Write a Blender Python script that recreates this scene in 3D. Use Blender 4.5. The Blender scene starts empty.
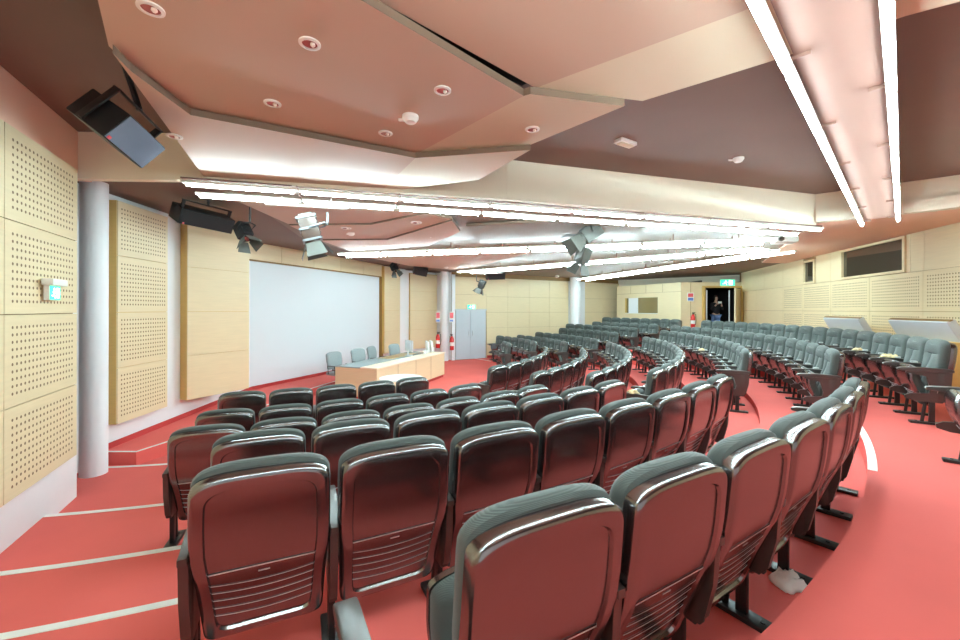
import bpy, bmesh, math, random
from mathutils import Vector, Matrix
random.seed(7)
C = bpy.context.scene.collection
CAMZ = 2.02
F = 400.0
CX, CY = -5.483, 11.87            # common centre of the seat rows

# ------------------------------------------------------------------ helpers
def hor(x): return 309.4 + .0025*(x-480)
def at(x, y, Z):                   # photo pixel -> point on the level Z
    Y = F*(CAMZ-Z)/(y-hor(x)); return Vector(((x-480)/F*Y, Y, Z))
def atY(x, y, Y):                  # photo pixel -> point at the depth Y
    return Vector(((x-480)/F*Y, Y, CAMZ-(y-hor(x))*Y/F))
def pol(R, a, z=0):
    a = math.radians(a); return Vector((CX+R*math.sin(a), CY-R*math.cos(a), z))
def lin(c):
    return tuple((v/255/12.92 if v/255 <= .04045 else ((v/255+.055)/1.055)**2.4) for v in c)+(1,)

def mat(name, col, rough=.6, metal=0, ior=1.5, var=0, vscale=6, bump=0, bscale=200, emit=None, estr=0, stretch=None, coord='Object'):
    m = bpy.data.materials.new(name); m.use_nodes = True
    nt = m.node_tree; b = nt.nodes['Principled BSDF']
    b.inputs['Base Color'].default_value = lin(col)
    b.inputs['Roughness'].default_value = rough; b.inputs['Metallic'].default_value = metal
    b.inputs['IOR'].default_value = ior
    if emit:
        b.inputs['Emission Color'].default_value = lin(emit); b.inputs['Emission Strength'].default_value = estr
    if var or bump:
        tc = nt.nodes.new('ShaderNodeTexCoord'); mp = nt.nodes.new('ShaderNodeMapping')
        nt.links.new(tc.outputs[coord], mp.inputs[0])
        if stretch: mp.inputs['Scale'].default_value = stretch
        if var:
            n = nt.nodes.new('ShaderNodeTexNoise'); n.inputs['Scale'].default_value = vscale; n.inputs['Detail'].default_value = 4
            nt.links.new(mp.outputs[0], n.inputs[0])
            r = nt.nodes.new('ShaderNodeMixRGB'); nt.links.new(n.outputs[0], r.inputs[0])
            r.inputs[1].default_value = lin([max(0, v*(1-var)) for v in col]); r.inputs[2].default_value = lin([min(255, v*(1+var)) for v in col])
            nt.links.new(r.outputs[0], b.inputs['Base Color'])
        if bump:
            n2 = nt.nodes.new('ShaderNodeTexNoise'); n2.inputs['Scale'].default_value = bscale
            nt.links.new(mp.outputs[0], n2.inputs[0])
            bp = nt.nodes.new('ShaderNodeBump'); bp.inputs['Strength'].default_value = bump; bp.inputs['Distance'].default_value = .004
            nt.links.new(n2.outputs[0], bp.inputs['Height']); nt.links.new(bp.outputs[0], b.inputs['Normal'])
    return m

def perf_mat(name, col, nu, nv, rad=.21):
    """wood veneer with a grid of round drilled holes; the UV of a panel counts holes"""
    m = mat(name, col, .5, var=.035, vscale=3, stretch=(1, 1, 14))
    nt = m.node_tree; b = nt.nodes['Principled BSDF']; L = nt.links.new
    base = b.inputs['Base Color'].links[0].from_socket
    tc = nt.nodes.new('ShaderNodeTexCoord'); sp = nt.nodes.new('ShaderNodeSeparateXYZ'); L(tc.outputs['UV'], sp.inputs[0])
    def M(op, a, v=None, c=None):
        n = nt.nodes.new('ShaderNodeMath'); n.operation = op
        for i, s in enumerate((a, v, c)):
            if s is None: continue
            if isinstance(s, (int, float)): n.inputs[i].default_value = s
            else: L(s, n.inputs[i])
        return n.outputs[0]
    u, v = sp.outputs[0], sp.outputs[1]
    du = M('SUBTRACT', M('FRACT', u), .5); dv = M('SUBTRACT', M('FRACT', v), .5)
    d2 = M('ADD', M('MULTIPLY', du, du), M('MULTIPLY', dv, dv))
    hole = M('LESS_THAN', d2, rad*rad)
    for s, n in ((u, nu), (v, nv)):
        hole = M('MULTIPLY', hole, M('MULTIPLY', M('GREATER_THAN', s, 0), M('LESS_THAN', s, n)))
    mx = nt.nodes.new('ShaderNodeMixRGB'); L(hole, mx.inputs[0]); L(base, mx.inputs[1]); mx.inputs[2].default_value = lin((112, 80, 42))
    L(mx.outputs[0], b.inputs['Base Color'])
    return m

def rib_fabric(name, col):
    m = mat(name, col, .85)
    nt = m.node_tree; b = nt.nodes['Principled BSDF']; L = nt.links.new
    tc = nt.nodes.new('ShaderNodeTexCoord'); w = nt.nodes.new('ShaderNodeTexWave')
    w.wave_type = 'BANDS'; w.bands_direction = 'Z'; w.inputs['Scale'].default_value = 95; w.inputs['Distortion'].default_value = .3
    L(tc.outputs['Object'], w.inputs[0])
    n = nt.nodes.new('ShaderNodeTexNoise'); n.inputs['Scale'].default_value = 60; L(tc.outputs['Object'], n.inputs[0])
    ad = nt.nodes.new('ShaderNodeMath'); ad.operation = 'MULTIPLY_ADD'; L(n.outputs[0], ad.inputs[0]); ad.inputs[1].default_value = .5; L(w.outputs['Fac'], ad.inputs[2])
    mx = nt.nodes.new('ShaderNodeMixRGB'); L(ad.outputs[0], mx.inputs[0])
    mx.inputs[1].default_value = lin([v*.86 for v in col]); mx.inputs[2].default_value = lin([min(255, v*1.1) for v in col])
    L(mx.outputs[0], b.inputs['Base Color'])
    bp = nt.nodes.new('ShaderNodeBump'); bp.inputs['Strength'].default_value = .35; bp.inputs['Distance'].default_value = .002
    L(w.outputs['Fac'], bp.inputs['Height']); L(bp.outputs[0], b.inputs['Normal'])
    b.inputs['Sheen Weight'].default_value = .2
    return m

WOODC = (226, 207, 168)
M = dict(
    carpet=mat('red_carpet', (220, 98, 90), .85, var=.05, vscale=1.3, bump=.25, bscale=350),
    carpet_dark=mat('red_carpet_edge', (180, 52, 50), .85, var=.04),
    white=mat('white_paint', (236, 238, 240), .55, var=.01),
    nosing=mat('white_nosing', (232, 236, 232), .45, var=.03, vscale=20),
    salmon=mat('salmon_plaster', (242, 198, 174), .7, var=.02, vscale=1.5),
    upper=mat('dark_brown_ceiling', (116, 88, 76), .6, var=.06, vscale=1.2),
    plate=mat('brown_ceiling_plate', (206, 176, 155), .55, var=.02, vscale=.8),
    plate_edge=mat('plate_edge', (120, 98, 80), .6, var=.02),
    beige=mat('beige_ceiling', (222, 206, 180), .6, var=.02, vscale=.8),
    fascia=mat('cream_fascia', (238, 226, 204), .6, var=.01),
    tray=mat('salmon_tray', (128, 92, 80), .6, var=.02),
    lower=mat('grey_beige_ceiling', (138, 120, 104), .6, var=.02, vscale=.7),
    black=mat('black_slot', (14, 13, 13), .6, var=.1),
    wood=mat('maple_veneer', WOODC, .45, var=.035, vscale=3, stretch=(1, 1, 14)),
    wood_dark=mat('wood_joint', (150, 116, 70), .6, var=.05),
    wood_edge=mat('wood_edge', (206, 168, 96), .5, var=.04, vscale=4, stretch=(1, 1, 10)),
    wood_brown=mat('brown_jamb', (140, 104, 44), .5, var=.05),
    perf=perf_mat('perforated_veneer', WOODC, 18, 10),
    perf2=perf_mat('perforated_veneer_wide', WOODC, 24, 10),
    screen=mat('projection_screen', (226, 233, 238), .8, var=.006, vscale=1),
    shell=mat('glossy_dark_shell', (36, 22, 22), .2, ior=2.65, var=.05, vscale=9),
    fabric=rib_fabric('grey_ribbed_fabric', (68, 75, 72)),
    seam=mat('dark_seam', (34, 40, 40), .9, var=.05),
    office=mat('office_chair_fabric', (150, 160, 162), .7, var=.05, vscale=30),
    arm=mat('dark_arm_plastic', (52, 42, 38), .34, ior=1.8, var=.05),
    iron=mat('black_iron', (26, 25, 25), .4, ior=1.6, var=.08),
    trim=mat('silver_trim', (206, 208, 210), .35, metal=.25, var=.03, vscale=30),
    glint=mat('light_grey_glint', (206, 208, 204), .5, var=.03),
    tube=mat('lit_tube', (255, 255, 255), .5, emit=(218, 250, 255), estr=44, var=.002),
    tube_thin=mat('lit_tube_thin', (255, 255, 255), .5, emit=(218, 250, 255), estr=60, var=.002),
    housing=mat('white_housing', (232, 230, 222), .5, var=.01),
    lampring=mat('white_lamp_ring', (240, 232, 226), .5, var=.01),
    lampred=mat('red_reflector', (196, 120, 118), .25, metal=.4, var=.05),
    lampbulb=mat('lamp_bulb', (250, 240, 230), .3, var=.01),
    spk=mat('black_speaker', (24, 23, 24), .5, var=.08),
    grille=mat('blue_grey_grille', (112, 128, 148), .5, metal=.3, var=.05, bump=.5, bscale=260),
    silver=mat('silver_lamp_body', (120, 124, 128), .35, metal=.5, var=.05, vscale=14),
    barn=mat('barn_door_leaf', (84, 84, 78), .5, var=.06),
    green=mat('exit_green', (40, 178, 130), .5, emit=(60, 226, 170), estr=.9, var=.01),
    exitwhite=mat('exit_pictogram', (235, 255, 246), .5, emit=(225, 255, 244), estr=1.2, var=.01),
    doorgrey=mat('grey_door', (190, 199, 206), .5, var=.015),
    red=mat('extinguisher_red', (206, 36, 34), .3, var=.03),
    signred=mat('sign_red', (226, 92, 100), .5, var=.02),
    signblue=mat('sign_blue', (96, 130, 200), .5, var=.02),
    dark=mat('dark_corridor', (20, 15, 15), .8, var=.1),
    glass=mat('dark_window_glass', (54, 50, 40), .04, ior=2.2, var=.05, vscale=2),
    booth_glass_reflection=mat('booth_glass_reflection', (132, 114, 74), .06, ior=1.7, var=.05, vscale=2),  # brown base colour paints in the wood reflected by the booth pane
    deskglass=mat('desk_mat', (150, 166, 170), .25, var=.03),
    deskbrown=mat('desk_brown', (186, 160, 112), .35, var=.04),
    paper=mat('white_paper', (244, 243, 238), .7, var=.02),
    tan=mat('tan_paper', (220, 196, 148), .7, var=.06, vscale=30),
    monitor=mat('monitor_back', (214, 218, 222), .4, var=.02),
    monblack=mat('monitor_brown', (70, 50, 40), .3, var=.04),
    grey=mat('pale_grey_panel', (196, 202, 206), .4, var=.02),
    skin=mat('skin', (205, 160, 135), .6, var=.03), hair=mat('dark_hair', (30, 22, 18), .6, var=.1),
    jeans=mat('blue_jeans', (120, 150, 200), .8, var=.08, vscale=20), top=mat('black_top', (28, 26, 30), .8, var=.08),
)

class MB:
    def __init__(s): s.v = []; s.f = []; s.mi = []; s.uv = {}
    def add(s, vs, fs, mi=0, T=None):
        o = len(s.v)
        s.v += [tuple(T @ Vector(p)) if T else tuple(p) for p in vs]
        for f in fs: s.f.append(tuple(i+o for i in f)); s.mi.append(mi)
    def box(s, c, d, mi=0, T=None, b=0):
        vs, fs = bbox(d[0], d[1], d[2], b)
        s.add([(p[0]+c[0], p[1]+c[1], p[2]+c[2]) for p in vs], fs, mi, T)
    def prism(s, pts, z0, z1, mi=0, T=None):         # polygon in the plane, extruded up
        n = len(pts)
        vs = [(p[0], p[1], z0) for p in pts]+[(p[0], p[1], z1) for p in pts]
        a = sum(pts[i][0]*pts[(i+1) % n][1]-pts[(i+1) % n][0]*pts[i][1] for i in range(n))
        bot, topf = tuple(range(n)), tuple(range(n, 2*n))
        sd = [(i, (i+1) % n, (i+1) % n+n, i+n) for i in range(n)]
        fs = [bot[::-1], topf]+sd if a > 0 else [bot, topf[::-1]]+[q[::-1] for q in sd]
        s.add(vs, fs, mi, T)
    def cyl(s, p0, p1, r0, r1=None, n=16, mi=0, caps=True, T=None):
        p0, p1 = Vector(p0), Vector(p1); r1 = r0 if r1 is None else r1
        d = (p1-p0).normalized(); a = d.orthogonal().normalized(); b = d.cross(a)
        vs = []
        for p, r in ((p0, r0), (p1, r1)):
            for i in range(n):
                t = 2*math.pi*i/n; vs.append(p+a*math.cos(t)*r+b*math.sin(t)*r)
        fs = [(i, (i+1) % n, (i+1) % n+n, i+n) for i in range(n)]
        if caps: fs += [tuple(range(n))[::-1], tuple(range(n, 2*n))]
        s.add(vs, fs, mi, T)
    def tube(s, pts, r, n=8, mi=0, T=None):
        pts = [Vector(p) for p in pts]; rings = []
        for i, p in enumerate(pts):
            d = (pts[min(i+1, len(pts)-1)]-pts[max(i-1, 0)]).normalized()
            ref = Vector((0, 0, 1)) if abs(d.z) < .95 else Vector((1, 0, 0))
            a = d.cross(ref).normalized(); b = d.cross(a)
            rings.append([p+a*math.cos(2*math.pi*k/n)*r+b*math.sin(2*math.pi*k/n)*r for k in range(n)])
        vs = [q for R in rings for q in R]; fs = []
        for i in range(len(pts)-1):
            for k in range(n): fs.append((i*n+k, i*n+(k+1) % n, (i+1)*n+(k+1) % n, (i+1)*n+k))
        fs += [tuple(range(n))[::-1], tuple(range((len(pts)-1)*n, len(pts)*n))]
        s.add(vs, fs, mi, T)
    def lathe(s, prof, n=20, mi=0, T=None):          # prof: (r, z)
        vs = []; fs = []
        for r, z in prof:
            for k in range(n): t = 2*math.pi*k/n; vs.append((r*math.cos(t), r*math.sin(t), z))
        for i in range(len(prof)-1):
            for k in range(n): fs.append((i*n+k, i*n+(k+1) % n, (i+1)*n+(k+1) % n, (i+1)*n+k))
        fs += [tuple(range(n))[::-1], tuple(range((len(prof)-1)*n, len(prof)*n))]
        s.add(vs, fs, mi, T)
    def mesh(s, name, mats, smooth=True, fix=True):
        me = bpy.data.meshes.new(name); me.from_pydata(s.v, [], s.f)
        for m in (mats if isinstance(mats, (list, tuple)) else [mats]): me.materials.append(m)
        for p, i in zip(me.polygons, s.mi): p.material_index = i
        if fix:
            bm = bmesh.new(); bm.from_mesh(me); bmesh.ops.recalc_face_normals(bm, faces=bm.faces); bm.to_mesh(me); bm.free()
        if smooth:
            for p in me.polygons: p.use_smooth = True
            me.set_sharp_from_angle(angle=math.radians(38))
        me.update(); return me
    def obj(s, name, mats, parent=None, smooth=True, fix=True, loc=None):
        o = bpy.data.objects.new(name, s.mesh(name, mats, smooth, fix)); C.objects.link(o)
        if parent: o.parent = parent
        if loc is not None: o.location = loc
        return o

_bb = {}
def bbox(x, y, z, b):
    k = (round(x, 4), round(y, 4), round(z, 4), b)
    if k in _bb: return _bb[k]
    bm = bmesh.new(); bmesh.ops.create_cube(bm, size=1)
    for v in bm.verts: v.co = (v.co.x*x, v.co.y*y, v.co.z*z)
    if b: bmesh.ops.bevel(bm, geom=list(bm.edges), offset=b, segments=2, affect='EDGES', profile=.6)
    bm.verts.ensure_lookup_table()
    r = ([tuple(v.co) for v in bm.verts], [tuple(v.index for v in f.verts) for f in bm.faces]); bm.free()
    _bb[k] = r; return r

def thing(name, label, cat, loc=(0, 0, 0), rotz=0, group=None):
    o = bpy.data.objects.new(name, None); C.objects.link(o); o.empty_display_size = .1
    o.location = loc; o.rotation_euler = (0, 0, rotz)
    return tag(o, label, cat, group)
def tag(o, label, cat, group=None):
    o['label'] = label; o['category'] = cat
    if group: o['group'] = group
    return o
def struct(o):
    o['kind'] = 'structure'; return o
def frame(origin, x, y=None, z=None):      # matrix from axes
    m = Matrix((x, y, z)).transposed().to_4x4(); m.translation = origin; return m
def ordn(i):
    return ['first', 'second', 'third', 'fourth', 'fifth', 'sixth', 'seventh', 'eighth', 'ninth', 'tenth', 'eleventh', 'twelfth', 'thirteenth',
            'fourteenth', 'fifteenth', 'sixteenth', 'seventeenth', 'eighteenth', 'nineteenth'][i]

# ------------------------------------------------------------------ camera
cam = bpy.data.cameras.new('camera'); co = bpy.data.objects.new('camera', cam); C.objects.link(co)
cam.sensor_width = 36; cam.sensor_fit = 'HORIZONTAL'; cam.lens = 36*F/960; cam.shift_y = -10.6/960; cam.clip_start = .02
co.matrix_world = Matrix.Translation((0, 0, CAMZ)) @ Matrix.Rotation(math.pi/2, 4, 'X') @ Matrix.Rotation(.0025, 4, 'Z')
bpy.context.scene.camera = co

# ------------------------------------------------------------------ floor: curved terraces
EDGES = [(0, 6.86, 0), (6.86, 8.30, .02), (8.30, 9.52, .11), (9.52, 10.39, .28), (10.39, 11.30, .42), (11.30, 12.20, .52), (12.20, 22, .70)]
fl = MB(); A0, A1, NA = -70, 200, 180
for (r0, r1, z) in EDGES:
    vs = []; fs = []
    for i in range(NA+1):
        a = A0+(A1-A0)*i/NA
        vs += [pol(r0, a, z), pol(r1, a, z)]
    for i in range(NA): fs.append((2*i, 2*i+1, 2*i+3, 2*i+2))
    fl.add(vs, fs)
for k in range(1, len(EDGES)):
    r = EDGES[k][0]; za, zb = EDGES[k-1][2], EDGES[k][2]
    vs = []; fs = []
    for i in range(NA+1):
        a = A0+(A1-A0)*i/NA; vs += [pol(r, a, za), pol(r, a, zb)]
    for i in range(NA): fs.append((2*i, 2*i+2, 2*i+3, 2*i+1))
    fl.add(vs, fs)
struct(fl.obj('floor', M['carpet'], smooth=False, fix=False))

def arc_strip(name, r, a0, a1, z, w=.05):
    m = MB(); vs = []; fs = []; n = max(4, int((a1-a0)*2))
    for i in range(n+1):
        a = a0+(a1-a0)*i/n
        vs += [pol(r, a, z), pol(r+w, a, z), pol(r+w, a, z+.004), pol(r, a, z+.004)]
    for i in range(n):
        for k in range(4): fs.append((4*i+k, 4*i+(k+1) % 4, 4*i+4+(k+1) % 4, 4*i+4+k))
    fs += [(0, 1, 2, 3), tuple(4*n+k for k in (3, 2, 1, 0))]
    m.add(vs, fs); return struct(m.obj(name, M['nosing'], smooth=False))
arc_strip('trim_1', 10.39, 13.2, 22.2, .42); arc_strip('trim_2', 9.52, 12.0, 21.2, .28)
arc_strip('trim_3', 8.30, 10.2, 18.4, .11); arc_strip('trim_4', 6.86, 6.5, 17.2, .02)
arc_strip('trim_5', 12.20, 45.5, 56, .70, .06)
arc_strip('trim_6', 6.86, 121, 131, .02); arc_strip('trim_7', 8.30, 123, 130, .11)

# stage ledge along the screen wall
edge = [(-4.42, 5.15), (-4.31, 5.6), (-3.9, 9.3), (-3.3, 12), (-2.6, 14.4)]
back = [(-3.2, 14.9), (-3.6, 13.9), (-5.3, 9.2), (-5.1, 5.15)]
m = MB(); m.prism(edge+back, 0, .17); struct(m.obj('floor_stage', M['carpet'], smooth=False))
m = MB()
for i, (a, b) in enumerate(zip([(-5.0, 5.15)]+edge[:-1], edge)):
    a, b = Vector(a+(0,)), Vector(b+(0,)); d = (b-a).normalized(); n = Vector((-d.y, d.x, 0))
    m.prism([tuple((a)[:2]), tuple((b)[:2]), tuple((b+n*.035)[:2]), tuple((a+n*.035)[:2])], .17, .175)
struct(m.obj('trim_8', M['nosing'], smooth=False))

# ------------------------------------------------------------------ walls
def wall_slab(name, p, q, z0, z1, mt, parent=None, t=.12, side=1, off=0):
    """vertical slab from p to q; its room face is the line p-q pushed off towards the room; side=1: the room lies to the right of p->q"""
    p, q = Vector((p[0], p[1], 0)), Vector((q[0], q[1], 0)); d = (q-p).normalized(); n = Vector((d.y, -d.x, 0))*side
    a, b = p+n*off, q+n*off; m = MB()
    m.prism([(a-n*t)[:2], (b-n*t)[:2], b[:2], a[:2]], z0, z1)
    return m.obj(name, mt, parent, smooth=False)
def panel(name, p, q, z0, z1, mt, parent, off, t=.03, side=1, nu=18, nv=10, mu=1.3, mv=1.2, gap=.004):
    """one veneer board; UV counts the drilled holes on its face"""
    p, q = Vector((p[0], p[1], 0)), Vector((q[0], q[1], 0)); d = (q-p).normalized(); n = Vector((d.y, -d.x, 0))*side
    a, b = p+d*gap, q-d*gap; z0 += gap; z1 -= gap
    fa, fb = a+n*off, b+n*off; ba, bb = a+n*(off-t), b+n*(off-t)
    vs = [(fa.x, fa.y, z0), (fb.x, fb.y, z0), (fb.x, fb.y, z1), (fa.x, fa.y, z1), (ba.x, ba.y, z0), (bb.x, bb.y, z0), (bb.x, bb.y, z1), (ba.x, ba.y, z1)]
    fs = [(0, 1, 2, 3), (5, 4, 7, 6), (4, 0, 3, 7), (1, 5, 6, 2), (3, 2, 6, 7), (4, 5, 1, 0)]
    m = MB(); m.add(vs, fs); me = m.mesh(name, mt, smooth=False, fix=False)
    uv = me.uv_layers.new(name='UVMap')
    ff = [(-mu, -mv), (nu+mu, -mv), (nu+mu, nv+mv), (-mu, nv+mv)]
    for pl in me.polygons:
        for j, li in enumerate(pl.loop_indices): uv.data[li].uv = ff[j] if pl.index == 0 else (-5, -5)
    bm = bmesh.new(); bm.from_mesh(me); bmesh.ops.recalc_face_normals(bm, faces=bm.faces); bm.to_mesh(me); bm.free()
    o = bpy.data.objects.new(name, me); C.objects.link(o); o.parent = parent; return o
def lerp(p, q, t): return (p[0]+(q[0]-p[0])*t, p[1]+(q[1]-p[1])*t)
ZP = [.50, 1.235, 1.97, 2.715, 3.46]

# near side wall (left of the photo)
NWa, NWb = (-4.28, 4.25), (-.78, -2.95)
def nw(t): return (-4.28+.438*t*.999, 4.25-.9*t*.999)
w = struct(wall_slab('wall_left', NWa, nw(8), -.1, 3.46, M['white'], side=-1))
struct(wall_slab('wall_left_upper', nw(-.35), nw(8), 3.46, 4.0, M['salmon'], side=-1))
wall_slab('joint_board', nw(.13), nw(7.34), .51, 3.45, M['wood_dark'], w, t=.01, side=-1, off=.012)
for k in range(6):
    for j in range(4):
        panel('acoustic_panel', nw(.13+1.2*k), nw(.13+1.2*(k+1)), ZP[j], ZP[j+1], M['perf'], w, .045, side=-1)
# column between the two wall sections
m = MB(); m.lathe([(.13, .0), (.13, 3.545)], 32); o = struct(m.obj('column', M['white'])); o.location = (-4.66, 4.83, 0)
# second section
N2a, N2b = (-4.86, 4.6), (-5.22, 9.15)
w = struct(wall_slab('wall_left_front', N2a, N2b, -.1, 3.54, M['white'], side=1))
wall_slab('red_skirting', (-4.885, 5.16), N2b, .17, .245, M['carpet_dark'], w, t=.01, side=1, off=.012)
p, q = (-4.755, 5.24), (-4.85, 6.2)
wall_slab('wood_frame', p, q, .5, 3.44, M['wood_edge'], w, t=.11, side=1, off=-.012)
for j in range(4): panel('acoustic_panel', p, q, ZP[j], ZP[j+1]-(.02 if j == 3 else 0), M['perf'], w, .008, t=.02, side=1, mu=.8)

# wooden box panels either side of the screen
def wood_box(name, label, p, q, depth, side=1):
    t = thing(name, label, 'wall panel')
    body = wall_slab('carcass', p, q, .495, 3.5, M['wood_edge'], t, t=depth, side=side, off=-.012)
    for j in range(4): panel('facing_board', p, q, ZP[j], ZP[j+1]+(.04 if j == 3 else 0), M['wood'], t, .006, t=.018, side=side, gap=.003)
    return t
wood_box('wood_panel_box', 'pale wood box panel of four boards hanging between perforated panel and projection screen', (-4.86, 6.64), (-4.435, 7.68), .26)
wood_box('wood_panel_box', 'pale wood box panel at the far end of the projection screen', (-3.27, 13.71), (-2.93, 14.64), .2)

# stage wall with screen
SWa, SWb = (-5.25, 9.0), (-2.95, 15.15)
d = Vector((-3.44+5.25, 13.77-9.0, 0)).normalized(); SWa = (-5.35, 8.8); SWb = (SWa[0]+d.x*7.0, SWa[1]+d.y*7.0)
w = struct(wall_slab('wall_stage', SWa, SWb, -.1, 3.6, M['white'], side=1))
wall_slab('red_skirting', SWa, SWb, .17, .25, M['carpet_dark'], w, t=.01, side=1, off=.012)
SCT = 3.13
def sw(s): return (SWa[0]+d.x*s, SWa[1]+d.y*s)
hd = wall_slab('header_backing', sw(0), sw(5.4), SCT, 3.56, M['wood_dark'], w, t=.02, side=1, off=.06)
for k in range(5): panel('header_board', sw(.05+1.07*k), sw(.05+1.07*(k+1)), SCT+.01, 3.55, M['wood'], w, .085, t=.02, side=1)
wall_slab('header_edge', sw(0), sw(5.4), SCT-.02, SCT+.005, M['wood_brown'], w, t=.08, side=1, off=.085)
wall_slab('screen_jamb', sw(5.27), sw(5.40), .25, SCT, M['wood_brown'], w, t=.1, side=1, off=.1)
o = wall_slab('projection_screen', sw(.1), sw(5.26), .25, SCT-.02, M['screen'], None, t=.02, side=1, off=.03)
tag(o, 'large white projection screen on the stage wall behind the desk', 'screen')

# far side: wall section, column, door wall
w = struct(wall_slab('wall_right_front', (-3.1, 14.85), (-1.72, 16.3), -.1, 3.5, M['white'], side=1))
p, q = (-2.66, 15.20), (-1.73, 16.09)
wall_slab('wood_frame', p, q, .5, 3.4, M['wood_edge'], w, t=.12, side=1, off=-.012)
for j in range(4): panel('acoustic_panel', p, q, ZP[j], min(ZP[j+1], 3.38), M['wood'], w, .008, t=.02, side=1)
struct(wall_slab('wall_pier', (-1.85, 16.2), (-1.0, 15.9), -.1, 3.5, M['white'], side=1))
for nm, pos, r in (('column', (-1.40, 15.75, 0), .16), ('column', (4.37, 18.4, 0), .24)):
    m = MB(); m.lathe([(r, 0), (r, 3.5)], 28); o = struct(m.obj(nm, M['white'])); o.location = pos
fd = Vector((.885, .466, 0))
def fw(t): return (-1.0+fd.x*t, 15.9+fd.y*t)
w = struct(wall_slab('wall_right', fw(-.1), fw(10.5), -.1, 3.5, M['wood_dark'], side=1))
struct(wall_slab('trim_9', fw(1.45), fw(5.7), 0, .12, M['carpet_dark'], t=.02, side=1, off=.045))
ZF = [.0, .60, 1.25, 1.90, 2.55, 3.33]
for k, (a, b) in enumerate(((1.42, 2.45), (2.45, 3.55), (3.55, 4.65), (4.65, 5.75), (6.75, 7.9), (7.9, 9.1), (9.1, 10.3))):
    for j in range(5): panel('wood_board', fw(a), fw(b), ZF[j], ZF[j+1], M['wood'], w, .03, side=1)
panel('wood_board', fw(.0), fw(1.42), 2.03, 2.62, M['wood'], w, .03, side=1); panel('wood_board', fw(.0), fw(1.42), 2.62, 3.33, M['wood'], w, .03, side=1)
wall_slab('white_pier', fw(-.14), fw(0), 0, 3.4, M['white'], w, t=.03, side=1, off=.04)
wall_slab('white_pier', fw(5.75), fw(6.75), 0, 3.34, M['white'], w, t=.03, side=1, off=.03)
# grey double door
dr = bpy.data.objects.new('door_1', None); C.objects.link(dr); struct(dr)
for nm, a, b in (('door_leaf', .03, .68), ('door_leaf', .69, 1.38)):
    lf = wall_slab(nm, fw(a), fw(b), .02, 1.98, M['doorgrey'], dr, t=.05, side=1, off=.045)
    x = fw(.60 if a < .1 else .77); m = MB(); m.cyl((x[0]+.03, x[1]-.06, .95), (x[0]+.03, x[1]-.06, 1.15), .015)
    m.obj('door_handle', M['trim'], lf)
wall_slab('door_frame', fw(-.02), fw(1.42), 1.98, 2.03, M['doorgrey'], dr, t=.06, side=1, off=.05)

# rear booth with a window, dark doorway, corridor
B0, B1, B2, B3 = (6.6, 19.3), (8.04, 16.0), (8.86, 15.97), (10.42, 15.9)
wb = bpy.data.objects.new('wall_booth', None); C.objects.link(wb); struct(wb)
def bl(t): return lerp(B0, B1, t)
wz0, wz1 = 1.87, 2.56
wall_slab('booth_side', B0, B1, -.1, wz0, M['wood'], wb, side=1); wall_slab('booth_side', B0, B1, wz1, 3.12, M['wood'], wb, side=1)
wall_slab('booth_side', B0, bl(.16), wz0, wz1, M['wood'], wb, side=1); wall_slab('booth_side', bl(.68), B1, wz0, wz1, M['wood'], wb, side=1)
for t in (.25, .5, .75): wall_slab('joint_line', bl(t-.002), bl(t+.002), wz1+.2, 3.10, M['wood_dark'], wb, t=.01, side=1, off=.004)
wall_slab('joint_line', B0, B1, wz1+.195, wz1+.205, M['wood_dark'], wb, t=.01, side=1, off=.004)
wall_slab('booth_front', B1, B2, -.1, 3.12, M['wood'], wb, side=1)
wall_slab('joint_line', (B1[0]+.37, B1[1]-.02), (B1[0]+.385, B1[1]-.02), .7, 3.11, M['wood_dark'], wb, t=.01, side=1, off=.0)
wall_slab('door_head', B2, B3, 2.93, 3.12, M['wood'], wb, side=1)
m = MB(); m.prism([B0, B1, B2, B3, (10.9, 20), (8, 21)], 3.10, 3.13); m.obj('booth_roof', M['wood'], wb)
struct(wall_slab('wall_rear_corner', (6.3, 20.6), (11.2, 16.6), 3.0, 3.56, M['fascia'], side=1))
win = bpy.data.objects.new('window_1', None); C.objects.link(win); struct(win)
wall_slab('window_pane', bl(.16), bl(.68), wz0, wz1, M['booth_glass_reflection'], win, t=.01, side=1, off=-.06)
wall_slab('white_blind', bl(.20), bl(.36), wz0, wz1, M['white'], win, t=.01, side=1, off=-.045)
wall_slab('window_frame', bl(.155), bl(.165), wz0, wz1, M['wood_edge'], win, t=.1, side=1, off=.01)
wall_slab('window_sill', bl(.16), bl(.68), wz0-.02, wz0, M['white'], win, t=.1, side=1, off=.02)
cr = bpy.data.objects.new('wall_corridor', None); C.objects.link(cr); struct(cr)
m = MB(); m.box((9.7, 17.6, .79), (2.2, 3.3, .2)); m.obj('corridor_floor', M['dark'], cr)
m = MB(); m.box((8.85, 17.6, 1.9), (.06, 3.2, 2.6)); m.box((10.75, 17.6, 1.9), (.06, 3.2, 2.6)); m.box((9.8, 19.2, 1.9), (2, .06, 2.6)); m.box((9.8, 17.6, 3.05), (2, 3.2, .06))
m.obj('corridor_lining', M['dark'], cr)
dr = bpy.data.objects.new('door_2', None); C.objects.link(dr); struct(dr)
m = MB(); m.box((8.90, 15.93, 1.80), (.07, .16, 2.2)); m.box((10.38, 15.87, 1.80), (.07, .16, 2.2)); m.box((9.64, 15.9, 2.94), (1.56, .16, .07)); m.obj('door_frame', M['wood_edge'], dr)
lf = wall_slab('door_leaf', (9.75, 15.25), (10.34, 15.86), .72, 2.86, M['wood'], dr, t=.05, side=1)
m = MB(); m.cyl((9.88, 15.86, 1.2), (9.88, 15.86, 2.8), .025); m.cyl((9.0, 15.88, .8), (9.0, 15.88, 2.8), .02); m.obj('door_edge', M['trim'], dr)

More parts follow.
